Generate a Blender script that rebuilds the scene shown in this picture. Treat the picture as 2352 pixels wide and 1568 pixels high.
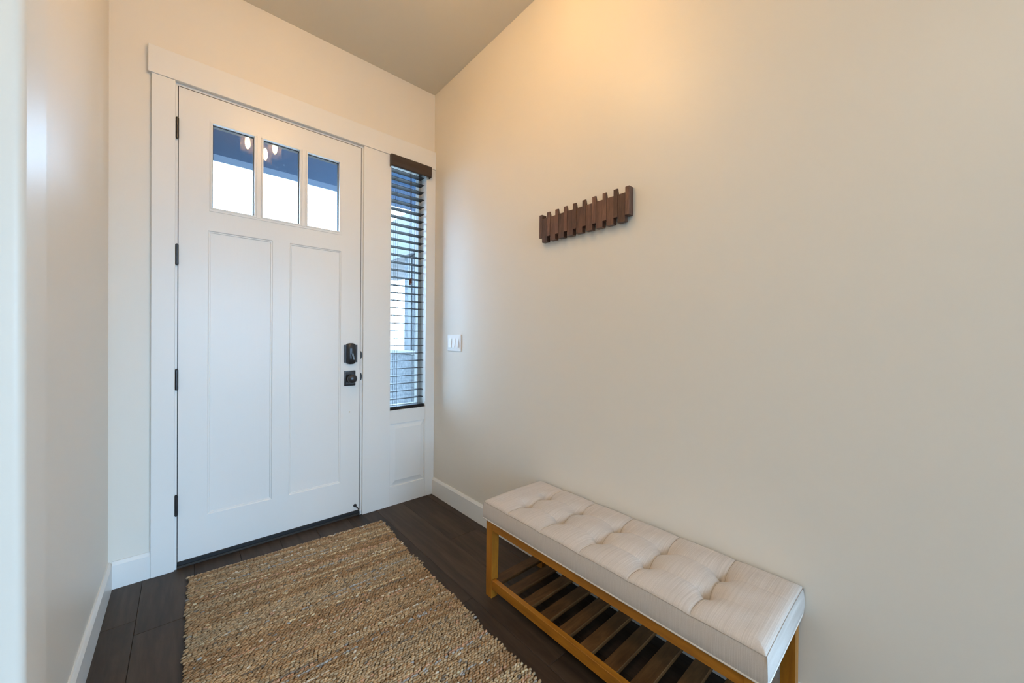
import bpy, bmesh, math, random
import numpy as np
from mathutils import Vector, Matrix

random.seed(7); rng = np.random.default_rng(7)
for o in list(bpy.data.objects): bpy.data.objects.remove(o)
scene = bpy.context.scene
COL = scene.collection

# ------------------------------------------------------------------ camera
F_PX, IMG_W = 853.54, 2352.0
yaw, pitch, roll = 0.7238, -0.0060, 0.0084
fw = Vector((math.sin(yaw)*math.cos(pitch), math.cos(yaw)*math.cos(pitch), math.sin(pitch)))
r0 = Vector((math.cos(yaw), -math.sin(yaw), 0)); u0 = r0.cross(fw)
rt = math.cos(roll)*r0 + math.sin(roll)*u0
up = -math.sin(roll)*r0 + math.cos(roll)*u0
cam = bpy.data.cameras.new('camera'); cam.sensor_fit = 'HORIZONTAL'; cam.sensor_width = 36.0
cam.lens = 36.0*F_PX/IMG_W; cam.clip_start = 0.02; cam.clip_end = 500
camo = bpy.data.objects.new('camera', cam); COL.objects.link(camo)
M = Matrix((rt, up, -fw)).transposed().to_4x4(); M.translation = Vector((-1.4393, -2.5430, 1.1871))
camo.matrix_world = M; scene.camera = camo

# ------------------------------------------------------------------ sky, exposure
SKY = 14.0
world = bpy.data.worlds.new('world'); scene.world = world; world.use_nodes = True
bg = world.node_tree.nodes['Background']
bg.inputs[0].default_value = (0.44, 0.70, 1.0, 1); bg.inputs[1].default_value = SKY
scene.view_settings.view_transform = 'Standard'; scene.view_settings.look = 'None'
scene.view_settings.gamma = 1; scene.view_settings.use_curve_mapping = False
scene.view_settings.exposure = 0.43
BULB = 245.0           # radiance of the entry lamp's bulbs
DOME = 52.0            # radiance of the lit glass dome in the room behind

def portal(name, loc, rot, sx, sy):
    """A sky portal in a window opening: gives off no light of its own, it only guides the sky's light."""
    l = bpy.data.lights.new(name, 'AREA'); l.shape = 'RECTANGLE'; l.size = sx; l.size_y = sy
    l.cycles.is_portal = True
    o = bpy.data.objects.new(name, l); COL.objects.link(o); o.location = loc; o.rotation_euler = rot
    return o

# ------------------------------------------------------------------ materials
def mat(name, col=(.8, .8, .8), rough=.5, metal=0, spec=.5):
    m = bpy.data.materials.new(name); m.use_nodes = True
    b = m.node_tree.nodes['Principled BSDF']
    b.inputs['Base Color'].default_value = (*col, 1); b.inputs['Roughness'].default_value = rough
    b.inputs['Metallic'].default_value = metal; b.inputs['Specular IOR Level'].default_value = spec
    return m
def N(m, t, **kw):
    n = m.node_tree.nodes.new(t)
    for k, v in kw.items():
        if k in n.inputs: n.inputs[k].default_value = v
        else: setattr(n, k, v)
    return n
def L(m, a, b): m.node_tree.links.new(a, b)
def BS(m): return m.node_tree.nodes['Principled BSDF']
def coords(m, scale=(1, 1, 1), obj_rand=False):
    tc = N(m, 'ShaderNodeTexCoord'); mp = N(m, 'ShaderNodeMapping'); mp.inputs['Scale'].default_value = scale
    if obj_rand:
        oi = N(m, 'ShaderNodeObjectInfo'); v = N(m, 'ShaderNodeVectorMath', operation='MULTIPLY_ADD')
        cb = N(m, 'ShaderNodeCombineXYZ')
        for i in range(3): L(m, oi.outputs['Random'], cb.inputs[i])
        L(m, cb.outputs[0], v.inputs[0]); v.inputs[1].default_value = (13, 29, 7)
        L(m, tc.outputs['Object'], v.inputs[2]); L(m, v.outputs[0], mp.inputs['Vector'])
    else:
        L(m, tc.outputs['Object'], mp.inputs['Vector'])
    return mp.outputs[0]
def ramp(m, fac, stops):
    r = N(m, 'ShaderNodeValToRGB'); e = r.color_ramp.elements
    e[0].position, e[0].color = stops[0][0], (*stops[0][1], 1)
    e[1].position, e[1].color = stops[-1][0], (*stops[-1][1], 1)
    for p, c in stops[1:-1]:
        k = e.new(p); k.color = (*c, 1)
    L(m, fac, r.inputs[0]); return r.outputs[0]
def bump(m, h, strength=.1, dist=.002):
    b = N(m, 'ShaderNodeBump'); b.inputs['Strength'].default_value = strength; b.inputs['Distance'].default_value = dist
    L(m, h, b.inputs['Height']); L(m, b.outputs[0], BS(m).inputs['Normal'])

def paint(name, col, rough, bscale, bstr):
    m = mat(name, col, rough)
    n = N(m, 'ShaderNodeTexNoise', Scale=bscale, Detail=3.0); L(m, coords(m), n.inputs['Vector'])
    bump(m, n.outputs[0], bstr, .001); return m
M_WALL = paint('wall_paint', (.78, .733, .650), .44, 90, .12); BS(M_WALL).inputs['Specular IOR Level'].default_value = .65
M_CEIL = paint('ceiling_paint', (.70, .66, .565), .75, 90, .15)
M_TRIM = paint('trim_white', (.80, .79, .76), .34, 40, .04)

def door_paint():
    m = mat('door_white', (.80, .79, .76), .32)
    n = N(m, 'ShaderNodeTexNoise', Scale=6.0, Detail=6.0); L(m, coords(m, (60, 60, 1.2)), n.inputs['Vector'])
    bump(m, n.outputs[0], .12, .0008); return m
M_DOOR = door_paint()

def wood(name, dark, mid, light, scale, rough=.4, vary=.5, bstr=.1, spec=.5):
    """grain along the axis with the small scale; each object gets its own shade"""
    m = mat(name, mid, rough, spec=spec); v = coords(m, scale, True)
    n1 = N(m, 'ShaderNodeTexNoise', Scale=1.0, Detail=7.0, Roughness=.62, Distortion=.6); L(m, v, n1.inputs['Vector'])
    n2 = N(m, 'ShaderNodeTexNoise', Scale=4.0, Detail=3.0, Roughness=.6); L(m, v, n2.inputs['Vector'])
    a = N(m, 'ShaderNodeMath', operation='MULTIPLY_ADD'); L(m, n2.outputs[0], a.inputs[0]); a.inputs[1].default_value = .35
    L(m, n1.outputs[0], a.inputs[2])
    c = ramp(m, a.outputs[0], [(.42, dark), (.68, mid), (.92, light)])
    oi = N(m, 'ShaderNodeObjectInfo'); mr = N(m, 'ShaderNodeMapRange')
    mr.inputs['To Min'].default_value = 1-vary; mr.inputs['To Max'].default_value = 1+vary
    L(m, oi.outputs['Random'], mr.inputs[0])
    mx = N(m, 'ShaderNodeVectorMath', operation='SCALE'); L(m, c, mx.inputs[0]); L(m, mr.outputs[0], mx.inputs['Scale'])
    L(m, mx.outputs[0], BS(m).inputs['Base Color']); bump(m, a.outputs[0], bstr, .001); return m
M_FLOOR = wood('floor_wood', (.024, .014, .008), (.050, .031, .019), (.080, .052, .033), (16, 1.6, 16), .48, .18, .18, .3)
M_OAK = wood('honey_wood', (.27, .095, .008), (.39, .145, .010), (.48, .20, .02), (26, 26, 5), .42, .06, .05)
M_OAKY = wood('honey_wood_rail', (.27, .095, .008), (.39, .145, .010), (.48, .20, .02), (26, 4, 26), .42, .06, .05)
M_SLAT = wood('slat_wood', (.065, .027, .008), (.125, .055, .016), (.19, .090, .030), (6, 30, 30), .5, .22, .05, .25)
M_WALNUT = wood('walnut', (.055, .026, .018), (.115, .055, .036), (.19, .095, .058), (45, 45, 7), .45, .32, .1)
M_BLIND = mat('blind_wood', (.014, .011, .010), .48, spec=.25)
M_VAL = mat('valance_wood', (.040, .024, .017), .5)
M_CORD = mat('cord', (.06, .045, .04), .8)
M_TASSEL = mat('tassel_wood', (.10, .03, .02), .45)
M_BLACK = mat('oil_rubbed_bronze', (.045, .046, .050), .30, .5)
M_SASH = mat('tan_vinyl', (.42, .40, .36), .5)
M_TURN = mat('turn_metal', (.14, .15, .16), .25, .8)
M_RUB = mat('black_rubber', (.010, .010, .011), .6)
M_RUBW = mat('white_rubber', (.7, .7, .66), .6)
M_SILL = mat('sill_bronze', (.035, .028, .022), .5)
M_PLAST = mat('switch_plastic', (.80, .80, .80), .3)
M_MARK = mat('filler', (.62, .52, .34), .7)
M_METAL = mat('lamp_metal', (.10, .07, .05), .35, .8)

def glass(name, rough=0.0, tint=(1, 1, 1), dust=False):
    m = bpy.data.materials.new(name); m.use_nodes = True; nt = m.node_tree; nt.nodes.clear()
    out = nt.nodes.new('ShaderNodeOutputMaterial'); tr = nt.nodes.new('ShaderNodeBsdfTransparent')
    tr.inputs[0].default_value = (*tint, 1)
    gl = nt.nodes.new('ShaderNodeBsdfGlossy'); gl.inputs['Roughness'].default_value = rough
    lw = nt.nodes.new('ShaderNodeLayerWeight'); lw.inputs[0].default_value = .5
    p = nt.nodes.new('ShaderNodeMath'); p.operation = 'POWER'; p.inputs[1].default_value = 5
    q = nt.nodes.new('ShaderNodeMath'); q.operation = 'MULTIPLY_ADD'; q.inputs[1].default_value = .95; q.inputs[2].default_value = .032
    mx = nt.nodes.new('ShaderNodeMixShader')
    L(m, lw.outputs['Facing'], p.inputs[0]); L(m, p.outputs[0], q.inputs[0]); L(m, q.outputs[0], mx.inputs[0])
    L(m, tr.outputs[0], mx.inputs[1]); L(m, gl.outputs[0], mx.inputs[2])
    last = mx.outputs[0]
    if dust:
        tc = nt.nodes.new('ShaderNodeTexCoord'); no = nt.nodes.new('ShaderNodeTexNoise')
        no.inputs['Scale'].default_value = 110; no.inputs['Detail'].default_value = 4
        L(m, tc.outputs['Object'], no.inputs['Vector'])
        mr = nt.nodes.new('ShaderNodeMapRange'); mr.inputs[1].default_value = .60; mr.inputs[2].default_value = .80
        mr.inputs[3].default_value = .004; mr.inputs[4].default_value = .12
        L(m, no.outputs[0], mr.inputs[0])
        df = nt.nodes.new('ShaderNodeBsdfTranslucent'); df.inputs[0].default_value = (.8, .85, .9, 1)
        m2 = nt.nodes.new('ShaderNodeMixShader'); L(m, mr.outputs[0], m2.inputs[0]); L(m, last, m2.inputs[1]); L(m, df.outputs[0], m2.inputs[2])
        last = m2.outputs[0]
    L(m, last, out.inputs[0]); return m
M_GLASS = glass('window_glass', dust=True)
M_GLASSC = glass('clear_glass')
M_SHADE = glass('shade_glass', .12, (1, .96, .9))
def frost(m):
    nt = m.node_tree; out = nt.nodes['Material Output']; last = out.inputs[0].links[0].from_socket
    tr = nt.nodes.new('ShaderNodeBsdfTranslucent'); tr.inputs[0].default_value = (.9, .85, .75, 1)
    mx = nt.nodes.new('ShaderNodeMixShader'); mx.inputs[0].default_value = .22
    L(m, last, mx.inputs[1]); L(m, tr.outputs[0], mx.inputs[2]); L(m, mx.outputs[0], out.inputs[0])
frost(M_SHADE)
def emit(name, col, s):
    m = bpy.data.materials.new(name); m.use_nodes = True; b = BS(m)
    b.inputs['Base Color'].default_value = (*col, 1)
    b.inputs['Emission Color'].default_value = (*col, 1); b.inputs['Emission Strength'].default_value = s; return m
M_BULB = emit('bulb', (1.0, .64, .27), BULB)

M_DOME = emit('lit_dome', (1.0, .82, .60), DOME)
def linen(name, sc):
    m = mat(name, (.62, .56, .50), .88, spec=.25)
    n1 = N(m, 'ShaderNodeTexNoise', Scale=1.0, Detail=3.0); L(m, coords(m, sc), n1.inputs['Vector'])
    n2 = N(m, 'ShaderNodeTexNoise', Scale=900.0, Detail=1.0); L(m, coords(m), n2.inputs['Vector'])
    a = N(m, 'ShaderNodeMath', operation='MULTIPLY_ADD'); L(m, n2.outputs[0], a.inputs[0]); a.inputs[1].default_value = .5
    L(m, n1.outputs[0], a.inputs[2])
    c = ramp(m, a.outputs[0], [(.52, (.50, .44, .385)), (.75, (.575, .51, .455)), (1.0, (.66, .60, .545))])
    L(m, c, BS(m).inputs['Base Color']); bump(m, a.outputs[0], .35, .0012)
    BS(m).inputs['Sheen Weight'].default_value = .15; return m
M_LINEN = linen('linen', (5, 620, 5))
M_WELT = mat('linen_welt', (.68, .62, .55), .9)
M_SEAM = mat('seam_thread', (.40, .345, .29), .9)

def rugmat():
    m = mat('jute', (.4, .3, .2), .85, spec=.3)
    a = N(m, 'ShaderNodeAttribute', attribute_name='Col')
    n = N(m, 'ShaderNodeTexNoise', Scale=1.0, Detail=2.0); L(m, coords(m, (250, 1100, 600)), n.inputs['Vector'])
    c = ramp(m, n.outputs[0], [(.3, (.72, .72, .72)), (.7, (1.2, 1.2, 1.2))])
    mx = N(m, 'ShaderNodeVectorMath', operation='MULTIPLY'); L(m, a.outputs['Color'], mx.inputs[0]); L(m, c, mx.inputs[1])
    L(m, mx.outputs[0], BS(m).inputs['Base Color']); bump(m, n.outputs[0], .5, .001); return m
M_RUG = rugmat()
M_RUGB = mat('jute_backing', (.07, .045, .026), .9)
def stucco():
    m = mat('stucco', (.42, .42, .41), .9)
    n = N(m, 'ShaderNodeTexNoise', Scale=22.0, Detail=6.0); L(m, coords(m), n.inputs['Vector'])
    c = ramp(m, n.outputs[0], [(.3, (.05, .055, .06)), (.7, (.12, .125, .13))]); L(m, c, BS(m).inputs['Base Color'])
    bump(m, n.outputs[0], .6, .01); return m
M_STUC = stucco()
M_PORCH = mat('porch_paint', (.022, .050, .095), .7)
M_POST = mat('post_paint', (.06, .06, .065), .6)
M_CONC = mat('concrete', (.20, .20, .19), .9)
M_GND = mat('ground', (.34, .31, .28), .95)

# ------------------------------------------------------------------ mesh helpers
class MB:
    def __init__(s): s.v = []; s.f = []
    def add(s, vs, fs):
        o = len(s.v); s.v += [tuple(v) for v in vs]; s.f += [tuple(i+o for i in f) for f in fs]; return s
    def box(s, x0, x1, y0, y1, z0, z1, bev=0, seg=1):
        if bev:
            bm = bmesh.new(); bmesh.ops.create_cube(bm, size=1)
            for v in bm.verts: v.co = Vector(((x0+x1)/2+v.co.x*(x1-x0), (y0+y1)/2+v.co.y*(y1-y0), (z0+z1)/2+v.co.z*(z1-z0)))
            bmesh.ops.bevel(bm, geom=bm.edges[:], offset=bev, segments=seg, affect='EDGES', profile=.5)
            bm.verts.index_update()
            s.add([v.co[:] for v in bm.verts], [[v.index for v in f.verts] for f in bm.faces]); bm.free(); return s
        vs = [(x, y, z) for x in (x0, x1) for y in (y0, y1) for z in (z0, z1)]
        return s.add(vs, [(0, 1, 3, 2), (4, 6, 7, 5), (0, 4, 5, 1), (2, 3, 7, 6), (0, 2, 6, 4), (1, 5, 7, 3)])
    def prism(s, poly, axis, a, b):
        """poly: 2D outline, extruded along axis from a to b"""
        n = len(poly)
        def P(p, t): return {0: (t, p[0], p[1]), 1: (p[0], t, p[1]), 2: (p[0], p[1], t)}[axis]
        vs = [P(p, a) for p in poly]+[P(p, b) for p in poly]
        return s.add(vs, [tuple(range(n))[::-1], tuple(range(n, 2*n))]+[(i, (i+1) % n, n+(i+1) % n, n+i) for i in range(n)])
    def tube(s, pts, r, n=8, cap=True):
        pts = [Vector(p) for p in pts]; rings = []; rr = r if isinstance(r, (list, tuple)) else [r]*len(pts)
        for i, p in enumerate(pts):
            t = (pts[min(i+1, len(pts)-1)]-pts[max(i-1, 0)]).normalized()
            a = Vector((0, 0, 1)) if abs(t.z) < .9 else Vector((1, 0, 0))
            u = t.cross(a).normalized(); w = t.cross(u)
            rings.append([p+rr[i]*(math.cos(2*math.pi*k/n)*u+math.sin(2*math.pi*k/n)*w) for k in range(n)])
        vs = [q for g in rings for q in g]; fs = []
        for i in range(len(pts)-1):
            for k in range(n): fs.append((i*n+k, i*n+(k+1) % n, (i+1)*n+(k+1) % n, (i+1)*n+k))
        if cap: fs += [tuple(range(n)), tuple(range((len(pts)-1)*n, len(pts)*n))[::-1]]
        return s.add(vs, fs)
    def lathe(s, prof, c, axis, n=20):
        """prof: (radius, along) pairs; axis 1 = -Y outwards, 2 = Z"""
        vs = []
        for r, h in prof:
            for k in range(n):
                a = 2*math.pi*k/n; x, y = r*math.cos(a), r*math.sin(a)
                vs.append((c[0]+x, c[1]-h, c[2]+y) if axis == 1 else (c[0]+x, c[1]+y, c[2]+h))
        fs = [(i*n+k, i*n+(k+1) % n, (i+1)*n+(k+1) % n, (i+1)*n+k) for i in range(len(prof)-1) for k in range(n)]
        fs += [tuple(range(n)), tuple(range((len(prof)-1)*n, len(prof)*n))[::-1]]
        return s.add(vs, fs)
    def mesh(s, name):
        me = bpy.data.meshes.new(name); me.from_pydata(s.v, [], s.f); me.validate()
        bm = bmesh.new(); bm.from_mesh(me); bmesh.ops.recalc_face_normals(bm, faces=bm.faces[:]); bm.to_mesh(me); bm.free()
        return me
    def build(s, name, m, parent=None, smooth=False, loc=None):
        me = s.mesh(name); me.materials.append(m)
        if smooth:
            me.polygons.foreach_set('use_smooth', [True]*len(me.polygons))
            try: me.set_sharp_from_angle(angle=math.radians(40))
            except Exception: pass
        o = bpy.data.objects.new(name, me); COL.objects.link(o)
        if parent is not None: o.parent = parent
        if loc is not None: o.location = loc
        return o
def centred(mb):
    """move the mesh to its own centre so that object textures and origins are local; returns the centre"""
    a = np.array(mb.v); c = (a.min(0)+a.max(0))/2; mb.v = [tuple(q) for q in (a-c)]; return tuple(c)
def cbuild(mb, name, m, parent=None, smooth=False):
    c = centred(mb)
    if parent is not None: c = tuple(Vector(c)-parent.location)
    return mb.build(name, m, parent, smooth, c)
def empty(name, loc=(0, 0, 0)):
    o = bpy.data.objects.new(name, None); COL.objects.link(o); o.location = loc; o.empty_display_size = .05; return o
def tag(o, label=None, cat=None, group=None, kind=None):
    if label: o['label'] = label
    if cat: o['category'] = cat
    if group: o['group'] = group
    if kind: o['kind'] = kind
    return o
def struct(o, label, cat='structure'): return tag(o, label, cat, kind='structure')

# ------------------------------------------------------------------ room shell
H = 3.048; XL = -1.702; WT = .16          # ceiling height, left wall, wall thickness
GX, GY, GR, RE = -3.6, -6.2, 3.0, -3.10    # the room behind the camera: left, back, right side, end of the right wall
DL, DR, DT, DB = -1.4601, -.5519, 2.455, .035   # door leaf
CT = .018                                 # casing thickness
HB, HT = 2.4707, 2.603                    # header board
w = MB()
w.box(XL-WT, -1.4745, 0, WT, 0, H)
w.box(-1.4745, 0, 0, WT, 2.4695, H)
w.box(-.5375, -.352, 0, WT, 0, 2.4695)
w.box(-.352, -.0725, .0, WT, 0, .672)
w.box(-.0725, 0, 0, WT, 0, 2.4695)
struct(w.build('wall_front', M_WALL), 'cream painted wall around the white front door', 'wall')
struct(MB().box(WT, GR, RE, RE+WT, 0, H).build('wall_corner', M_WALL), 'cream wall round the corner from the bench', 'wall')
struct(MB().box(GR, GR+WT, GY-WT, RE+WT, 0, H).build('wall_end', M_WALL), 'plain cream wall at the far right of the room behind', 'wall')
struct(MB().box(0, WT, RE, WT, 0, H).build('wall_right', M_WALL), 'long cream wall behind the tufted bench and coat rack', 'wall')
struct(MB().box(XL-WT, XL, -1.31, 0, 0, H).build('wall_left', M_WALL), 'narrow cream wall left of the front door', 'wall')
# return wall with a rounded corner, nearer the camera
R = .014; ex, ey = -1.6555, -1.45
poly = [(GX, -1.31), (GX, ey)]+[(ex-R+R*math.sin(a), ey+R-R*math.cos(a)) for a in [math.pi/2*k/8 for k in range(9)]]+[(ex, -1.31)]
struct(MB().prism(poly, 2, 0, H).build('wall_return', M_WALL, smooth=True), 'cream wall edge with rounded corner at the left picture edge', 'wall')
# walls of the room behind the camera, with window openings
def wall_openings(axis, pos, a0, a1, opens, name, label):
    mb = MB(); d0, d1 = (pos-WT, pos)
    def bx(p0, p1, z0, z1):
        mb.box(*( (d0, d1, p0, p1) if axis == 0 else (p0, p1, d0, d1)), z0, z1)
    cur = a0
    for (p0, p1, z0, z1) in opens:
        bx(cur, p0, 0, H); bx(p0, p1, 0, z0); bx(p0, p1, z1, H); cur = p1
    bx(cur, a1, 0, H)
    return struct(mb.build(name, M_WALL), label, 'wall')
BACKW = [(-1.7, -.3, .1, 2.5), (0, 1.4, .1, 2.5)]
LEFTW = []
wall_openings(1, GY, GX-WT, GR, BACKW, 'wall_back', 'cream window wall behind the camera')
wall_openings(0, GX, GY, -1.31, LEFTW, 'wall_side', 'plain cream wall on the far left of the room')
struct(MB().box(GX-WT, GR+WT, GY-WT, WT, H, H+.12).build('ceiling', M_CEIL), 'flat beige painted ceiling over the entry', 'ceiling')
# window units of the room behind
def room_window(n, axis, pos, p0, p1, z0, z1):
    e = empty(f'window_{n}', ((p0+p1)/2, pos-WT/2, z0) if axis == 1 else (pos-WT/2, (p0+p1)/2, z0))
    tag(e, 'white framed rear window nearer the left wall' if n == 2 else 'white framed rear window nearer the right end wall', 'window', kind='structure')
    y0, y1 = pos-.11, pos-.06
    def B(mb, a, b, c0, c1, d0, d1): mb.box(*((a, b, d0, d1) if axis == 1 else (d0, d1, a, b)), c0, c1)
    f = MB(); t = .05
    B(f, p0, p0+t, z0, z1, y0, y1); B(f, p1-t, p1, z0, z1, y0, y1); B(f, p0+t, p1-t, z0, z0+t, y0, y1); B(f, p0+t, p1-t, z1-t, z1, y0, y1)
    cbuild(f, 'window_frame', M_TRIM, e)
    g = MB(); B(g, p0+t, p1-t, z0+t, z1-t, pos-.087, pos-.083); cbuild(g, 'pane', M_GLASSC, e)
    rot = (math.radians(90), 0, 0) if axis == 1 else (math.radians(90), 0, math.radians(-90))
    portal('window_portal', ((p0+p1)/2, pos-WT+.01, (z0+z1)/2) if axis == 1 else (pos-WT+.01, (p0+p1)/2, (z0+z1)/2),
           rot, p1-p0-.02, z1-z0-.02)
nwin = 2
for (p0, p1, z0, z1) in BACKW: room_window(nwin, 1, GY, p0, p1, z0, z1); nwin += 1
for (p0, p1, z0, z1) in LEFTW: room_window(nwin, 0, GX, p0, p1, z0, z1); nwin += 1

# floor: subfloor + every plank
fl = struct(MB().box(GX, .0, GY, .0, -.06, -.014).box(0, GR, GY, RE, -.06, -.014).build('floor', M_RUB), 'dark brown wide plank wood floor', 'floor')
PW = .1905; gap = .0007
cols = []
x = -1.586
while x-PW > GX: x -= PW
while x < GR-.02: cols.append(x); x += PW
if cols[0] > GX: cols.insert(0, GX)
known = {round(-1.586, 3): -.458, round(-.443, 3): -1.632, round(-.6335, 3): -1.157, round(-.2525, 3): -.667}
plank_mesh = {}
def plank(x0, x1, y0, y1):
    key = (round(x1-x0, 3), round(y1-y0, 3))
    if key not in plank_mesh:
        hw, hl = (x1-x0)/2-gap/2, (y1-y0)/2-gap/2; b = .0015
        mb = MB(); vs = []
        for (dx, dy, zz) in ((hw, hl, -.013), (hw, hl, -b), (hw-b, hl-b, 0)):
            vs += [(-dx, -dy, zz), (dx, -dy, zz), (dx, dy, zz), (-dx, dy, zz)]
        fs = [(0, 3, 2, 1), (8, 9, 10, 11)]
        for r_ in (0, 4): fs += [(r_+i, r_+(i+1) % 4, r_+4+(i+1) % 4, r_+4+i) for i in range(4)]
        mb.add(vs, fs); me = mb.mesh('plank'); me.materials.append(M_FLOOR); plank_mesh[key] = me
    o = bpy.data.objects.new('plank', plank_mesh[key]); COL.objects.link(o); o.parent = fl
    o.location = ((x0+x1)/2, (y0+y1)/2, 0)
for i, x0 in enumerate(cols):
    x1 = min(x0+PW, GR) if i else (cols[1] if cols[0] == GX else x0+PW)
    if x0 < 0 < x1:
        runs = [(x0, 0.0, 0.0), (0.0, x1, RE)]
    else:
        runs = [(x0, x1, 0.0 if (x1 > XL-.02 and x0 < 0) else (-1.45 if x0 < 0 else RE))]
    for x0, x1, top in runs:
        if x1-x0 < .004: continue
        start = None
        for k, y in known.items():
            if abs(k-x0) < .002: start = y
        if start is None: start = top-random.choice([.35, .6, .85, 1.05])
        ys = [top, start]
        while ys[-1]-1.22 > GY+.2: ys.append(ys[-1]-1.22)
        ys.append(GY)
        for a, b in zip(ys[1:], ys[:-1]): plank(x0, x1, a, b)

# baseboards
def base_profile(h=.127, t=.014): return [(0, 0), (t, 0), (t, h-.016), (t*.55, h-.004), (t*.35, h), (0, h)]
pr = base_profile()
struct(MB().prism([(-a, b) for a, b in pr], 1, RE, -CT).build('baseboard_right', M_TRIM), 'white baseboard along the wall behind the bench', 'baseboard')
struct(MB().prism([(XL+a, b) for a, b in pr], 1, -1.31, 0).build('baseboard_left', M_TRIM), 'white baseboard on the narrow wall left of the door', 'baseboard')
struct(MB().prism([(-a, b) for a, b in pr], 0, XL+.014, -1.5592).build('baseboard_front', M_TRIM), 'short white baseboard between left wall and door casing', 'baseboard')
struct(MB().prism([(ey-a, b) for a, b in pr], 0, GX, ex-.012).build('baseboard_return', M_TRIM), 'white baseboard at the foot of the rounded wall corner', 'baseboard')

# casings and header
b_ = .0015
struct(MB().box(-1.5592, -1.4722, -CT, 0, 0, HB, b_).build('trim_1', M_TRIM), 'flat white casing board on the hinge side of the door', 'trim')
struct(MB().box(-.5374, -.3492, -CT, 0, 0, HB, b_).build('trim_2', M_TRIM), 'wide white casing board between door and narrow window', 'trim')
struct(MB().box(-.0748, -.0002, -CT, 0, 0, HB, b_).build('trim_3', M_TRIM), 'thin white casing board right of the narrow window', 'trim')
struct(MB().box(-1.571, -.0002, -.024, 0, HB, HT, b_).build('trim_4', M_TRIM), 'long white header board above door and narrow window', 'trim')
jm = MB()
jm.box(-1.4744, -1.4635, .0, .15, 0, 2.4694); jm.box(-.5484, -.5376, .0, .15, 0, 2.4694); jm.box(-1.4635, -.5484, .0, .15, 2.4585, 2.4694)
jm.box(-1.4635, -1.452, .052, .075, 0, 2.4585); jm.box(-.560, -.5484, .052, .075, 0, 2.4585); jm.box(-1.452, -.560, .052, .075, 2.447, 2.4585)
struct(jm.build('trim_5', M_TRIM), 'white jamb lining the door opening', 'trim')
struct(MB().box(-1.4635, -.5484, -.004, .15, 0.0005, .013, .001).box(-1.4635, -.5484, .0003, .15, -.06, .0005).build('trim_6', M_SILL), 'dark threshold strip under the front door', 'threshold')

# ------------------------------------------------------------------ front door
door = empty('door_1', ((DL+DR)/2, .022, DB))
tag(door, 'white craftsman front door with three small panes over two tall panels', 'door', kind='structure')
TH = .045
LX0, LX1, LZ0, LZ1 = -1.338, -.672, 1.852, 2.336       # glazed opening
PZ0, PZ1 = .243, 1.749
pan = [(-1.344, -1.052), (-.966, -.674)]
s = MB()
for z0, z1, spans in ((DB, PZ0, [(DL, DR)]), (PZ0, PZ1, [(DL, pan[0][0]), (pan[0][1], pan[1][0]), (pan[1][1], DR)]),
                      (PZ1, LZ0, [(DL, DR)]), (LZ0, LZ1, [(DL, LX0), (LX1, DR)]), (LZ1, DT, [(DL, DR)])):
    for a, b in spans: s.box(a, b, 0, TH, z0, z1)
cbuild(s, 'slab', M_DOOR, door)
for (a, b) in pan:
    p = MB(); o1, o2, o3 = .0, .0045, .0115
    rings = [(o1, 0.0), (o2, .0045), (o3-.003, .0045), (o3, .008)]
    vs = []
    for off, y in rings: vs += [(a+off, y, PZ0+off), (b-off, y, PZ0+off), (b-off, y, PZ1-off), (a+off, y, PZ1-off)]
    fs = []
    for r_ in range(len(rings)-1): fs += [(r_*4+i, r_*4+(i+1) % 4, r_*4+4+(i+1) % 4, r_*4+4+i) for i in range(4)]
    k = (len(rings)-1)*4; fs.append((k, k+1, k+2, k+3))
    nb = len(vs); vs += [(a, TH-.008, PZ0), (b, TH-.008, PZ0), (b, TH-.008, PZ1), (a, TH-.008, PZ1)]
    fs.append((nb, nb+3, nb+2, nb+1)); fs += [(i, nb+i, nb+(i+1) % 4, (i+1) % 4) for i in range(4)]
    p.add(vs, fs); cbuild(p, 'panel', M_DOOR, door)
panes = [(-1.3255, -1.1425), (-1.100, -.915), (-.8725, -.688)]; GZ0, GZ1 = 1.872, 2.318
lf = MB()
lf.box(LX0, LX1, -.0025, TH, LZ0, GZ0, .001); lf.box(LX0, LX1, -.0025, TH, GZ1, LZ1, .001)
lf.box(LX0, panes[0][0], -.0025, TH, GZ0, GZ1, .001); lf.box(panes[2][1], LX1, -.0025, TH, GZ0, GZ1, .001)
lite = cbuild(lf, 'lite_frame', M_DOOR, door)
for a, b in ((panes[0][1], panes[1][0]), (panes[1][1], panes[2][0])):
    m_ = MB().box(a, b, -.0005, TH-.003, GZ0, GZ1, .001)
    m_.box(a+.012, b-.012, -.0042, -.0005, GZ0-.012, GZ1+.012, .001)
    cbuild(m_, 'mullion', M_DOOR, door)
bead = MB()
for (a, b) in panes:      # thin stepped bead round each pane
    for (x0, x1, z0, z1) in ((a-.008, b+.008, GZ1, GZ1+.008), (a-.008, b+.008, GZ0-.008, GZ0), (a-.008, a, GZ0, GZ1), (b, b+.008, GZ0, GZ1)):
        bead.box(x0, x1, -.0052, -.0025 if z1-z0 < .1 else -.0005, z0, z1, .0008)
cbuild(bead, 'glazing_bead', M_DOOR, door)
for (a, b) in panes:
    g = cbuild(MB().box(a, b, .016, .020, GZ0, GZ1), 'pane', M_GLASS, door)
    sp = MB(); t = .005
    sp.box(a, b, .0205, .0455, GZ1-t, GZ1); sp.box(a, b, .0205, .0455, GZ0, GZ0+t); sp.box(a, a+.003, .0205, .0455, GZ0+t, GZ1-t); sp.box(b-.003, b, .0205, .0455, GZ0+t, GZ1-t)
    q = cbuild(sp, 'spacer', M_RUB, door)
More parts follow.
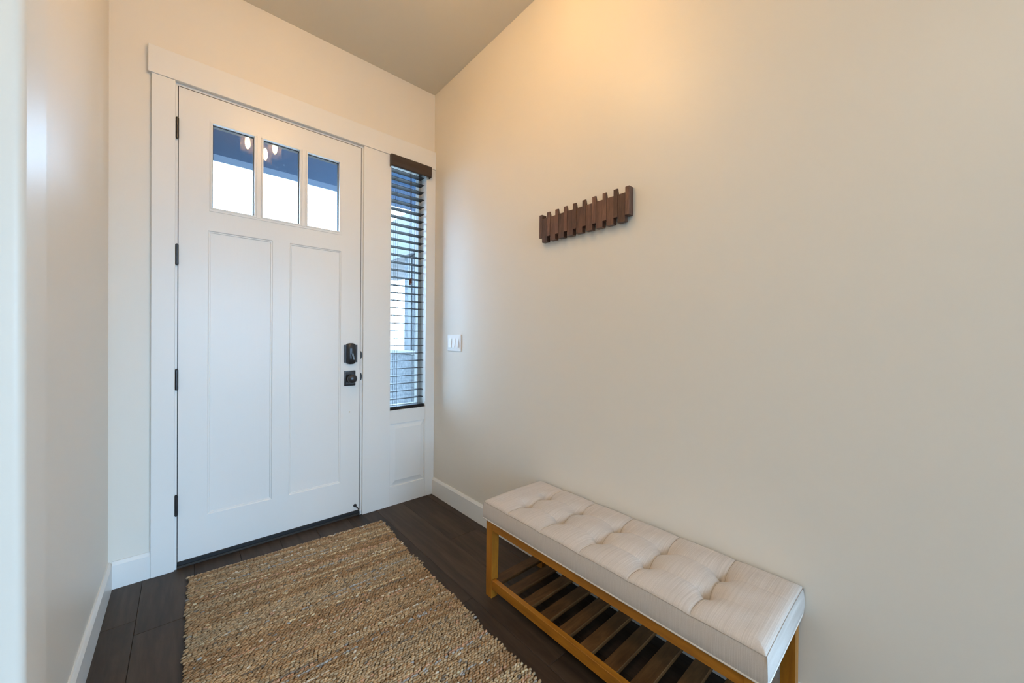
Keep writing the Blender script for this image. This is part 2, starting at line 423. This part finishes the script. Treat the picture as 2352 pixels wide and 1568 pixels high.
for zc in (2.240, 1.602, .968, .327):
    hm = MB().lathe([(.0068, -.05), (.0068, .05)], (-1.4655, -.0072, zc), 2, 10)
    hm.lathe([(.003, -.055), (.0052, -.0535), (.0052, -.0502)], (-1.4655, -.0072, zc), 2, 8)
    hm.lathe([(.0052, .0502), (.0052, .0535), (.003, .055)], (-1.4655, -.0072, zc), 2, 8)
    hm.box(-1.4725, -1.4655, -.0012, -.0002, zc-.049, zc+.049)
    cbuild(hm, 'hinge', M_BLACK, door, True)
cbuild(MB().box(DL, DR, -.006, .04, .0145, DB-.0005, .002), 'door_sweep', M_RUB, door)
wsx = MB().box(-1.4633, -1.4603, .0015, .044, .016, 2.458).box(-.5517, -.5486, .0015, .044, .016, 2.458).box(-1.4603, -.5517, .0015, .044, 2.4553, 2.458)
cbuild(wsx, 'gap_filler', M_RUB, door)  # shade in the gap round the leaf, put in as black strips
# deadbolt: plate with arched top and bottom, bowed cover, thumb turn
def arch_outline(x0, x1, z0, z1, sh, n=10):
    """rectangle with shoulders, arched between the shoulders at top and bottom"""
    c = (x0+x1)/2; a = (x1-x0)/2-sh; up_ = [(c+a*math.cos(t), z1-.012+.012*math.sin(t)) for t in [math.pi*k/n for k in range(n+1)]]
    dn = [(c-a*math.cos(t), z0+.012-.012*math.sin(t)) for t in [math.pi*k/n for k in range(n+1)]]
    return [(x1, z0+.012), (x1, z1-.012)]+up_+[(x0, z1-.012), (x0, z0+.012)]+dn
bx0, bx1, bz0, bz1 = -.655, -.5735, 1.014, 1.153
db = cbuild(MB().prism(arch_outline(bx0, bx1, bz0, bz1, .012), 1, -.012, -.0001), 'deadbolt', M_BLACK, door, True)
cv = MB(); n = 12; rows = []
cx_, hw_ = (bx0+bx1)/2, (bx1-bx0)/2-.012
for iz, (dz, k) in enumerate(((bz0+.001, .45), (bz0+.012, .9), (bz0+.045, 1), (bz1-.045, 1), (bz1-.012, .9), (bz1-.001, .5))):
    row = []
    for i in range(n+1):
        t = -1+2*i/n; arch = .012*(1-math.sqrt(max(0, 1-t*t)))
        zz = dz+(arch if iz < 3 else -arch)*(1 if iz in (0, 1, 4, 5) else 0)
        row.append((cx_+hw_*t, -.012-.022*k*math.sqrt(max(0, 1-t*t*.85)), zz))
    rows.append(row)
vs = [p for r_ in rows for p in r_]; m1 = n+1
fs = [(i*m1+k, i*m1+k+1, (i+1)*m1+k+1, (i+1)*m1+k) for i in range(len(rows)-1) for k in range(n)]
nb = len(vs); vs += [(p[0], -.010, p[2]) for p in rows[0]]+[(p[0], -.010, p[2]) for p in rows[-1]]+[(r_[0][0], -.010, r_[0][2]) for r_ in rows]+[(r_[-1][0], -.010, r_[-1][2]) for r_ in rows]
for k in range(n):
    fs.append((k, nb+k, nb+k+1, k+1)); e = (len(rows)-1)*m1; fs.append((e+k, e+k+1, nb+m1+k+1, nb+m1+k))
q = nb+2*m1
for i in range(len(rows)-1):
    fs.append((i*m1, (i+1)*m1, q+i+1, q+i)); fs.append((i*m1+n, q+len(rows)+i, q+len(rows)+i+1, (i+1)*m1+n))
cv.add(vs, fs); c_ = centred(cv); cvo = cv.build('cover', M_BLACK, db, True, tuple(Vector(c_)-Vector(db.location)-door.location))
tt = MB().prism([(-.0045, -.022), (.0045, -.022), (.006, .022), (-.006, .022)], 1, -.012, .0)
tto = tt.build('thumb_turn', M_TURN, db, False, tuple(Vector((cx_+.004, -.034, 1.066))-Vector(db.location)-door.location)); tto.rotation_euler = (0, math.radians(-16), 0)
# knob on a rectangular rose
rp = MB().box(-.6535, -.582, -.007, -.0001, .872, .972, .003, 2).box(-.646, -.590, -.010, -.007, .880, .964, .002)
rose = cbuild(rp, 'door_knob', M_BLACK, door, True)
kb = MB().lathe([(.018, .010), (.019, .014), (.012, .018), (.011, .030), (.017, .034), (.026, .040), (.0300, .049), (.0288, .058), (.022, .066), (.012, .070), (.002, .071)], (-.618, 0, .922), 1, 24)
c_ = centred(kb); kb.build('knob', M_BLACK, rose, True, tuple(Vector(c_)-Vector(rose.location)-door.location))
# latch strikes on the jamb edge
for zc, hh in ((1.073, .026), (.928, .026)):
    pl = [(-.5484, zc-hh)]+[(-.5484+.009*math.cos(t), zc+hh*math.sin(t)) for t in [(-.5+k/8)*math.pi for k in range(9)]]+[(-.5484, zc+hh)]
    cbuild(MB().prism(pl, 1, -.002, -.0003), 'strike_plate', M_BLACK, door)
# hinge-pin style stop at the foot of the door
st = MB().lathe([(.0105, .0), (.011, .004), (.007, .010)], (-.580, -.0001, .070), 1, 14)
st.tube([(-.580, -.008, .070), (-.5715, -.018, .060), (-.560, -.030, .046)], .0035, 8)
sto = cbuild(st, 'door_stop', M_BLACK, door, True)
tp = MB().tube([(-.560, -.030, .046), (-.554, -.036, .039)], .0055, 8); c_ = centred(tp)
tp.build('rubber_tip', M_RUBW, sto, True, tuple(Vector(c_)-Vector(sto.location)-door.location))
cbuild(MB().lathe([(.0042, 0.0), (.0042, .0008)], (-.617, -.0001, .698), 1, 10), 'filled_hole', M_MARK, door)

# ------------------------------------------------------------------ sidelight window
SX0, SX1 = -.3492, -.0748; SZ0 = .6728
win = empty('window_1', ((SX0+SX1)/2, .05, SZ0)); tag(win, 'tall narrow sidelight window right of the front door', 'window', kind='structure')
# lower raised panel
pb = MB(); ax, bx_ = SX0+.0006, SX1-.0006
ry = [(0, -.0165, 0.0), (0, 0, 0)]
oz0, oz1, ix = .133, .580, .0
Z = [0.0005, oz0, oz1, SZ0-.003]
f0 = -.0150
vs = [(ax, f0, Z[0]), (bx_, f0, Z[0]), (bx_, f0, Z[3]), (ax, f0, Z[3]),
      (ax+.004, f0, oz0), (bx_-.004, f0, oz0), (bx_-.004, f0, oz1), (ax+.004, f0, oz1),
      (ax+.006, f0+.010, oz0+.002), (bx_-.006, f0+.010, oz0+.002), (bx_-.006, f0+.010, oz1-.002), (ax+.006, f0+.010, oz1-.002),
      (ax+.042, f0+.0005, oz0+.040), (bx_-.036, f0+.0005, oz0+.040), (bx_-.036, f0+.0005, oz1-.037), (ax+.042, f0+.0005, oz1-.037),
      (ax, -.0003, Z[0]), (bx_, -.0003, Z[0]), (bx_, -.0003, Z[3]), (ax, -.0003, Z[3])]
fs = [(0, 1, 5, 4), (1, 2, 6, 5), (2, 3, 7, 6), (3, 0, 4, 7)]
for r_ in (4, 8): fs += [(r_+i, r_+(i+1) % 4, r_+4+(i+1) % 4, r_+4+i) for i in range(4)]
fs += [(12, 13, 14, 15), (16, 19, 18, 17)]+[(i, 16+i, 16+(i+1) % 4, (i+1) % 4) for i in range(4)]
pb.add(vs, fs); cbuild(pb, 'panel', M_TRIM, win)
fr = MB()      # deep jambs, sill and sash
fr.box(SX1-.0002, SX1+.0022, -.0002, .15, SZ0, 2.4690); fr.box(SX0-.0025, SX0+.0002, -.0002, .15, SZ0, 2.4690)
fr.box(SX0+.0002, SX1-.0002, -.0150, .15, SZ0-.0025, SZ0+.003)
cbuild(fr, 'jamb', M_TRIM, win)
sa = MB(); y0, y1, t = .066, .105, .022
sa.box(SX0+.0003, SX0+t, y0, y1, SZ0+.004, 2.468); sa.box(SX1-t, SX1-.0003, y0, y1, SZ0+.004, 2.468)
sa.box(SX0+t, SX1-t, y0, y1, SZ0+.004, SZ0+.004+t); sa.box(SX0+t, SX1-t, y0, y1, 2.468-t, 2.468)
cbuild(sa, 'sash', M_SASH, win)
cbuild(MB().box(SX0+t, SX1-t, .084, .088, SZ0+.004+t, 2.468-t), 'pane', M_GLASS, win)
portal('sidelight_portal', ((SX0+SX1)/2, .152, 1.57), (math.radians(-90), 0, 0), .27, 1.78)
portal('door_glass_portal', (-1.007, .05, 2.095), (math.radians(-90), 0, 0), .64, .45)

# ------------------------------------------------------------------ blind
bl = empty('window_blind', (-.21, -.02, .676))
tag(bl, 'dark brown slatted wood blind hanging in the narrow sidelight window', 'blind')
vz0, vz1 = 2.388, 2.4703
prof = [(-.046, vz0), (-.052, vz0+.006), (-.054, vz0+.03), (-.054, vz1-.03), (-.056, vz1-.012), (-.050, vz1-.002), (-.044, vz1-.002), (-.044, vz0)]
va = MB().prism(prof, 0, -.362, -.052); va.box(-.362, -.356, -.0439, -.0185, vz0, vz1-.002); va.box(-.058, -.052, -.0439, -.0185, vz0, vz1-.002)
cbuild(va, 'valance', M_VAL, bl)
cbuild(MB().box(SX0+.003, SX1-.006, -.010, .040, 2.425, 2.465), 'head_rail', M_BLIND, bl)
b0, b1 = SX0+.003, -.0885
sl = MB()
arc = [(-.031+.062*k/6, .0022*(1-(2*k/6-1)**2)) for k in range(7)]
poly = arc+[(y, z-.0028) for y, z in arc[::-1]]
sl.prism(poly, 0, -(b1-b0)/2, (b1-b0)/2); sme = sl.mesh('slat'); sme.materials.append(M_BLIND)
zs = [2.279+.0545*2-.0545*k for k in range(31)]
for z in zs:
    o = bpy.data.objects.new('slat', sme); COL.objects.link(o); o.parent = bl
    o.location = Vector(((b0+b1)/2, .0195, z))-bl.location
cbuild(MB().box(b0, b1+.008, -.012, .045, .6785, .699, .003, 2), 'bottom_rail', M_BLIND, bl)
for xc in (-.298, -.135):
    cd = MB()
    for yy in (-.0135, .0525): cd.tube([(xc, yy, .69), (xc, yy, 2.43)], .0010, 5)
    cd.tube([(xc+.012, .0525, .69), (xc+.012, .0525, 2.43)], .0010, 5)
    for z in zs[1:]: cd.tube([(xc, -.0135, z-.0042), (xc, .0525, z-.0042)], .0008, 4)
    cbuild(cd, 'ladder_cord', M_CORD, bl)
for xc, zt, yy in ((-.208, 1.615, -.022), (-.197, 1.628, -.020)):
    c = cbuild(MB().tube([(xc, yy, zt), (xc, yy, 2.40)], .0012, 5), 'pull_cord', M_CORD, bl)
    tm = MB().lathe([(.003, .022), (.0055, .016), (.0065, .004), (.0055, -.010), (.0075, -.014), (.0075, -.020)], (xc, yy, zt-.02), 2, 12)
    c_ = centred(tm); tm.build('tassel', M_TASSEL, c, True, tuple(Vector(c_)-Vector(c.location)-bl.location))

# ------------------------------------------------------------------ light switch
sw = empty('light_switch', (0, -.301, 1.0995)); tag(sw, 'white wall plate with three rocker light switches', 'light switch')
cbuild(MB().box(-.0065, -.0002, -.385, -.217, 1.0995, 1.2165, .002, 2), 'plate', M_PLAST, sw)
for k in (-1, 0, 1):
    yc = -.301+k*.046
    rk = MB().prism([(-.0066, 1.125), (-.0140, 1.1255), (-.0072, 1.191), (-.0066, 1.191)], 1, yc-.0165, yc+.0165)
    cbuild(rk, 'rocker', M_PLAST, sw)

# ------------------------------------------------------------------ coat rack
rk = empty('coat_rack', (0, -1.427, 1.694)); tag(rk, 'walnut stick coat rack mounted on the cream wall above the bench', 'coat rack')
Y0, PWD, HWD = -1.162, .0205, .0360
cbuild(MB().box(-.0115, -.0002, Y0-.525, Y0-.026, 1.738, 1.800), 'mounting_rail', M_WALNUT, rk)
y = Y0
for i in range(10):
    a, b = y-PWD+.0002, y
    if i in (0, 9):
        cbuild(MB().box(-.0335, -.0002, a, b, 1.7195, 1.8405, .0012, 1), 'end_stick', M_WALNUT, rk)
    else:
        p = MB().prism([(-.0345, 1.7205), (-.0345, 1.8425), (-.0275, 1.8425), (-.0125, 1.790), (-.0125, 1.7205)], 1, a+.0003, b-.0003)
        cbuild(p, 'stick', M_WALNUT, rk)
    y -= PWD
    if i < 9:
        p = MB().prism([(-.0330, 1.694), (-.0330, 1.816), (-.0125, 1.816), (-.0125, 1.735), (-.0095, 1.694)], 1, y-HWD+.0005, y-.0003)
        cbuild(p, 'hook', M_WALNUT, rk); y -= HWD

# ------------------------------------------------------------------ bench
BY0, BY1 = -2.286, -1.164; BX0, BX1 = -.386, -.006
be = empty('bench', ((BX0+BX1)/2, (BY0+BY1)/2, 0)); tag(be, 'honey wood bench with cream tufted seat and slatted shoe shelf', 'bench')
tx = [BX0+(BX1-BX0)/3, BX0+2*(BX1-BX0)/3]; ty = [-1.330, -1.5235, -1.717, -1.9105, -2.104]
nx, ny = 160, 470
xs = np.linspace(BX0, BX1, nx+1); ysn = np.linspace(BY0, BY1, ny+1)
XX, YY = np.meshgrid(xs, ysn, indexing='ij')
dx = np.minimum(XX-BX0, BX1-XX); dy = np.minimum(YY-BY0, BY1-YY); d = np.minimum(dx, dy)
SEAM = .4275
def rise(dd, wd, h): q = np.clip(dd/wd, 0, 1); return h*np.sqrt(1-(1-q)**2)
ZZ = SEAM+rise(d, .034, .014)
ZZ += .005*np.sin(np.pi*np.clip((XX-BX0)/(BX1-BX0), 0, 1))
dyl = np.min([np.abs(YY-t) for t in ty], axis=0); dxl = np.min([np.abs(XX-t) for t in tx], axis=0)
rr = np.min([np.hypot(XX-a, (YY-b)) for a in tx for b in ty], axis=0)
edge = .45+.55*np.clip(d/.05, 0, 1)
mid = ((XX > tx[0]) & (XX < tx[1])).astype(float)
ZZ -= edge*((.0045+.003*mid)*np.exp(-dyl/.0045)+(.004+.004*mid)*np.exp(-(dyl/.030)**1.4))
inside = np.clip((np.minimum(ty[0]-YY, YY-ty[-1])+.06)/.06, .25, 1)
ZZ -= edge*inside*(.0035*np.exp(-dxl/.0045)+.004*np.exp(-(dxl/.028)**1.4))
ZZ -= .031*np.exp(-(rr/.0130)**1.15)+.017*np.exp(-(rr/.036)**1.5)
ZZ += .0008*np.sin(XX*61+YY*37)*np.clip(d/.05, 0, 1)
mb = MB(); idx = lambda i, j: i*(ny+1)+j
vs = np.stack([XX, YY, ZZ], -1).reshape(-1, 3)
fs = [(idx(i, j), idx(i+1, j), idx(i+1, j+1), idx(i, j+1)) for i in range(nx) for j in range(ny)]
ring = [idx(i, 0) for i in range(nx)]+[idx(nx, j) for j in range(ny)]+[idx(i, ny) for i in range(nx, 0, -1)]+[idx(0, j) for j in range(ny, 0, -1)]
allv = [tuple(p) for p in vs]; prev = ring; n_r = len(ring); CB = .3515
cxm, cym = (BX0+BX1)/2, (BY0+BY1)/2
for lev, out_ in ((.80, .0022), (.55, .0040), (.3, .0045), (.1, .003), (0, .0)):
    cur = []
    for i, k in enumerate(ring):
        x_, y_, z_ = allv[k]
        ox = -1 if abs(x_-BX0) < 1e-6 else (1 if abs(x_-BX1) < 1e-6 else 0); oy = -1 if abs(y_-BY0) < 1e-6 else (1 if abs(y_-BY1) < 1e-6 else 0)
        if ox == 1: oo = min(out_, .003)
        else: oo = out_
        zz = CB+(z_-CB)*lev
        allv.append((x_+ox*oo, y_+oy*out_, zz)); cur.append(len(allv)-1)
    fs += [(prev[i], prev[(i+1) % n_r], cur[(i+1) % n_r], cur[i]) for i in range(n_r)]; prev = cur
fs.append(tuple(prev)); mb.add(allv, fs)
cu = cbuild(mb, 'cushion', M_LINEN, be, True)
cu.data.polygons.foreach_set('use_smooth', [True]*len(cu.data.polygons))
off = Vector(cu.location)+be.location
def sub(mb_, name, m_, par, base):
    c = centred(mb_); return mb_.build(name, m_, par, True, tuple(Vector(c)-base))
def loop_tube(r, z, g):
    pts = [(BX0-g, BY0-g), (BX1+min(g, .003), BY0-g), (BX1+min(g, .003), BY1+g), (BX0-g, BY1+g)]; out = []
    for i in range(4):
        a, b = pts[i], pts[(i+1) % 4]
        for k in range(24): out.append((a[0]+(b[0]-a[0])*k/24, a[1]+(b[1]-a[1])*k/24, z))
    out.append(out[0]); return MB().tube(out, r, 6, False)
sub(loop_tube(.0032, CB+.002, .001), 'bottom_welt', M_WELT, cu, off)
# stitched line round the top edge follows the cushion rim
rim = [allv[k] for k in ring[::3]]
rimp = []
for (x_, y_, z_) in rim:
    rimp.append((x_+(-.0004 if x_ < BX0+1e-6 else (.0004 if x_ > BX1-1e-6 else 0)), y_+(-.0004 if y_ < BY0+1e-6 else (.0004 if y_ > BY1-1e-6 else 0)), z_+.0002))
sub(MB().tube(rimp+[rimp[0]], .0011, 5, False), 'top_seam', M_SEAM, cu, off)
for xc, yc in [(BX0, BY0), (BX0, BY1), (BX1, BY0)]:
    sx, sy = (-1 if xc == BX0 else 1), (-1 if yc == BY0 else 1)
    sub(MB().tube([(xc+sx*.0015, yc+sy*.0015, .4265), (xc+sx*.003, yc+sy*.003, .39), (xc+sx*.0005, yc+sy*.0005, .3545)], .0010, 5), 'corner_seam', M_SEAM, cu, off)
# thread lines sunk in the creases, from edge to tuft to tuft to edge
def ztop(x_, y_):
    i = int(round((x_-BX0)/(BX1-BX0)*nx)); j = int(round((y_-BY0)/(BY1-BY0)*ny)); return float(ZZ[min(max(i, 0), nx), min(max(j, 0), ny)])
for b in ty:
    j = int(round((b-BY0)/(BY1-BY0)*ny)); yb = float(ysn[j])
    sub(MB().tube([(float(xs[i]), yb, float(ZZ[i, j])+.0003) for i in range(1, nx, 2)], .0006, 5), 'crease_seam', M_SEAM, cu, off)
# frame
FX, FY0, FY1, LEG = -.3812, -2.278, -1.178, .042
for lx in (FX, -.012-LEG):
    for ly in (FY0, FY1-LEG):
        tz = .005; mb = MB(); vs = []
        sxo = tz if lx == FX else 0
        for z, t in ((0.0, 1), (.3508, 0)):
            a0, a1 = lx, lx+LEG; c0, c1 = ly, ly+LEG
            if t:
                if lx == FX: a1 -= .007
                else: a0 += .007
                if ly == FY0: c1 -= .006
                else: c0 += .003
            vs += [(a0, c0, z), (a1, c0, z), (a1, c1, z), (a0, c1, z)]
        mb.add(vs, [(0, 3, 2, 1), (4, 5, 6, 7)]+[(i, (i+1) % 4, 4+(i+1) % 4, 4+i) for i in range(4)])
        cbuild(mb, 'leg', M_OAK, be)
RT = .022
for (xa, xb) in ((FX+.0015, FX+.0015+RT), (-.012-RT-.0015, -.0135)):
    cbuild(MB().box(xa, xb, FY0+LEG, FY1-LEG, .3115, .3508, .001), 'apron', M_OAKY, be)
    cbuild(MB().box(xa, xb, FY0+LEG, FY1-LEG, .0440, .0845, .001), 'shelf_rail', M_OAKY, be)
for ya in (FY0+.004, FY1-.004-RT):
    cbuild(MB().box(FX+LEG, -.012-LEG, ya, ya+RT, .3115, .3508, .001), 'apron', M_OAK, be)
cbuild(MB().box(FX+LEG, -.012-LEG, FY0+LEG, FY1-LEG, .338, .3505), 'seat_board', M_SLAT, be)
smx = MB().box(-(.3812-.0015-RT-.0355)/2, (.3812-.0015-RT-.0355)/2, -.0265, .0265, -.008, .008, .0012); sme2 = smx.mesh('slat'); sme2.materials.append(M_SLAT)
for k in range(11):
    o = bpy.data.objects.new('slat', sme2); COL.objects.link(o); o.parent = be
    o.location = Vector(((FX+.0015+RT-.0355)/2, -1.2215-.1012*k, .0705))-be.location

# ------------------------------------------------------------------ rug
ru = empty('rug', (-.95, -1.05, 0)); tag(ru, 'tan woven jute rug with striped rows in front of the door', 'rug')
RL, TOPY = 1.86, -.146
def XLf(t): return -1.426-.010*np.sin(t*2.1)+.0035*np.sin(t*17)+.002*np.sin(t*41)
def XRf(t): return -.472-.034*np.clip(t/.5, 0, 1)+.006*np.sin(t*3.3)+.004*np.sin(t*15)+.002*np.sin(t*37)
rowp, pit = .0092, .0150
nrow = int(RL/rowp)
cols6 = 6
tmpl = [(-1, 0, 0)]+[(-.45, math.cos(2*math.pi*k/6), math.sin(2*math.pi*k/6)) for k in range(6)]+[(.45, math.cos(2*math.pi*k/6), math.sin(2*math.pi*k/6)) for k in range(6)]+[(1, 0, 0)]
tmpl = np.array(tmpl)
tf = [(0, 1+(k+1) % 6, 1+k) for k in range(6)]+[(13, 7+k, 7+(k+1) % 6) for k in range(6)]
tq = [(1+k, 1+(k+1) % 6, 7+(k+1) % 6, 7+k) for k in range(6)]
P, C = [], []
base_cols = np.array([(.43, .295, .165), (.385, .25, .135), (.46, .335, .20), (.35, .22, .115), (.42, .31, .19)])
accent = np.array([(.62, .54, .42), (.38, .37, .35), (.55, .34, .22), (.22, .18, .14), (.66, .55, .36)])
rowbase = base_cols[rng.integers(0, 5, nrow)]
for r_ in range(nrow):
    if r_ and rng.random() < .55: rowbase[r_] = rowbase[r_-1]
for r_ in range(nrow):
    t = r_*rowp; xl, xr = float(XLf(t)), float(XRf(t)); xl += rng.normal(0, .003); xr += rng.normal(0, .003)
    nk = int((xr-xl)/pit); ph = .5*(r_ % 2)
    acc = rng.random() < .30; acol = accent[rng.integers(0, 5)]; a0 = rng.random()*.8; a1 = a0+rng.uniform(.15, .7)
    for k in range(nk):
        s_ = (k+.5+ph*.9)/(nk+.5)
        x = xl+(xr-xl)*s_+rng.normal(0, .0012); yv = TOPY-.052*(x+1.426)/.95-t+rng.normal(0, .0008)
        ang = -.05+(.26 if r_ % 2 else .12)+rng.normal(0, .16)
        ln = .0103*rng.uniform(.85, 1.15); wd = .0051*rng.uniform(.85, 1.15); hh = .0052*rng.uniform(.8, 1.2)
        ca, sa_ = math.cos(ang), math.sin(ang)
        q = tmpl*np.array([ln, wd, hh]); tilt = rng.normal(0, .12)
        px = q[:, 0]*ca-q[:, 1]*sa_+x; py = q[:, 0]*sa_+q[:, 1]*ca+yv; pz = q[:, 2]+.0075+q[:, 0]*tilt+rng.normal(0, .0006)
        P.append(np.stack([px, py, np.maximum(pz, .0012)], 1))
        col = rowbase[r_]*rng.uniform(.72, 1.22)
        if acc and a0 < s_ < a1 and rng.random() < .7: col = acol*rng.uniform(.85, 1.15)
        elif rng.random() < .05: col = accent[rng.integers(0, 5)]*rng.uniform(.8, 1.1)
        C.append(col)
nk = len(P); V = np.concatenate(P).astype(np.float32)
V -= np.array(ru.location, dtype=np.float32)
tri = (np.array(tf)[None]+14*np.arange(nk)[:, None, None]).reshape(-1, 3); quad = (np.array(tq)[None]+14*np.arange(nk)[:, None, None]).reshape(-1, 4)
me = bpy.data.meshes.new('weave'); me.vertices.add(len(V)); me.vertices.foreach_set('co', V.ravel())
loops = np.concatenate([tri.ravel(), quad.ravel()]); me.loops.add(len(loops)); me.loops.foreach_set('vertex_index', loops.astype(np.int32))
st_ = np.concatenate([np.arange(len(tri))*3, len(tri)*3+np.arange(len(quad))*4]).astype(np.int32)
me.polygons.add(len(st_)); me.polygons.foreach_set('loop_start', st_); me.update(calc_edges=True)
me.polygons.foreach_set('use_smooth', [True]*len(me.polygons))
ca_ = me.color_attributes.new('Col', 'FLOAT_COLOR', 'POINT')
cc = np.ones((len(V), 4), np.float32); cc[:, :3] = np.repeat(np.clip(np.array(C), 0, 1), 14, axis=0); ca_.data.foreach_set('color', cc.ravel())
me.materials.append(M_RUG)
wv = bpy.data.objects.new('weave', me); COL.objects.link(wv); wv.parent = ru; wv['kind'] = 'stuff'
bk = MB(); T = np.linspace(.004, (nrow-1)*rowp, 60)
left = [(float(XLf(t))+.004, TOPY-t) for t in T]; right = [(float(XRf(t))-.004, TOPY-.052-t) for t in T]
bk.prism(left+right[::-1], 2, .0008, .006)
bk.v = [(a-ru.location[0], b-ru.location[1], c) for a, b, c in bk.v]; bk.build('backing', M_RUGB, ru)

# ------------------------------------------------------------------ ceiling lamp (seen mirrored in the door panes)
lp = empty('ceiling_lamp', (-.92, -1.35, H)); tag(lp, 'semi flush entry lamp with three glass cylinder shades', 'ceiling lamp')
LO = Vector(lp.location)
def lpart(mb_, name, m_, par=None, base=None, smooth=True):
    c = centred(mb_); return mb_.build(name, m_, par or lp, smooth, tuple(Vector(c)-(base or LO)))
lpart(MB().lathe([(.075, -.0005), (.075, -.012), (.03, -.03), (.012, -.045)], (-.92, -1.35, H), 2, 24), 'canopy', M_METAL)
lpart(MB().lathe([(.008, -.045), (.008, -.085), (.02, -.095), (.02, -.11), (.004, -.13)], (-.92, -1.35, H), 2, 16), 'stem', M_METAL)
for k in range(3):
    a = math.radians(47+120*k); ux, uy = math.cos(a), math.sin(a); R1 = .115
    px, py = -.92+R1*ux, -1.35+R1*uy
    lpart(MB().tube([(-.92+.015*ux, -1.35+.015*uy, H-.10), (px-.03*ux, py-.03*uy, H-.105), (px, py, H-.108)], .006, 8), 'arm', M_METAL)
    lpart(MB().lathe([(.018, -.092), (.022, -.100), (.022, -.118), (.014, -.144)], (px, py, H), 2, 16), 'socket', M_METAL)
    shd = MB(); n = 28; vs = []
    for z in (-.112, -.275):
        for rad in (.050, .0475):
            for i in range(n):
                r2 = rad+.0012*(-1)**i; t = 2*math.pi*i/n; vs.append((px+r2*math.cos(t), py+r2*math.sin(t), H+z))
    fs = []
    for i in range(n):
        j = (i+1) % n
        fs += [(i, j, 2*n+j, 2*n+i), (n+i, 3*n+i, 3*n+j, n+j), (2*n+i, 2*n+j, 3*n+j, 3*n+i), (i, n+i, n+j, j)]
    shd.add(vs, fs); lpart(shd, 'shade', M_SHADE, smooth=False)
    lpart(MB().lathe([(.006, -.145), (.013, -.158), (.018, -.180), (.019, -.205), (.015, -.228), (.007, -.246), (.001, -.250)], (px, py, H), 2, 14), 'bulb', M_BULB)

# flush dome lamp in the room behind the camera
dl = empty('dome_lamp', (-2.4, -2.9, H)); tag(dl, 'flush glass dome lamp on the ceiling behind the camera', 'ceiling lamp')
c0 = (-2.4, -2.9, H)
dp = MB().lathe([(.19, -.0005), (.19, -.02), (.175, -.025)], c0, 2, 32); dp.v = [tuple(Vector(p)-Vector(c0)) for p in dp.v]; dp.build('pan', M_METAL, dl, True)
dd = MB().lathe([(.170, -.026), (.168, -.05), (.15, -.08), (.11, -.105), (.06, -.118), (.002, -.122)], c0, 2, 32); dd.v = [tuple(Vector(p)-Vector(c0)) for p in dd.v]; dd.build('dome', M_DOME, dl, True)

# ------------------------------------------------------------------ outside
struct(MB().box(-60, 60, .6, 160, -.35, -.25).build('ground', M_GND), 'bright open ground outside the entry', 'ground')
struct(MB().box(-60, 60, -160, -6.5, -.35, -.25).build('ground_back', M_GND), 'ground outside the rear windows', 'ground')
struct(MB().box(-1.95, 3, WT, 2.6, -.24, -.04).build('porch_floor', M_CONC), 'concrete porch slab outside the front door', 'porch')
struct(MB().box(-1.95, 3, WT, 1.72, 2.95, 3.12).build('porch_roof', M_PORCH), 'dark porch ceiling seen through the door panes', 'porch')
struct(MB().box(-1.95, 3, 1.50, 1.66, 2.735, 2.95).build('porch_beam', M_PORCH), 'dark porch front beam seen through the door panes', 'porch')
struct(MB().box(-2.3, -1.95, WT, 2.7, -.24, 3.12).build('sky_block_wall', M_STUC), 'unseen stucco wall added left of the porch to block sky light', 'porch')  # added out of view to keep sky light from the left off the sidelight
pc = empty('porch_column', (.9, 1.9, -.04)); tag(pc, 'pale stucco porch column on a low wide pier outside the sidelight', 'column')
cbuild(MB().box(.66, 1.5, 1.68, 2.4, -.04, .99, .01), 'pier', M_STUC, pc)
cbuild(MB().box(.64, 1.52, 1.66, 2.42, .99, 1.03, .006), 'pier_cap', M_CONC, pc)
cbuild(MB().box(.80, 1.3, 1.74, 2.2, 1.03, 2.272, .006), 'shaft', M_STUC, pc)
cbuild(MB().box(.787, .7998, 1.975, 2.065, 1.03, 2.272, .002), 'recess_strip', M_POST, pc)  # shaded recess of the shaft, put in as a darker raised strip
eb = cbuild(MB().box(.75, 1.6, 1.73, 4.2, 2.273, 2.838, .01), 'eave_beam', M_POST)
struct(eb, 'pale blue grey side eave beam outside the sidelight', 'beam')
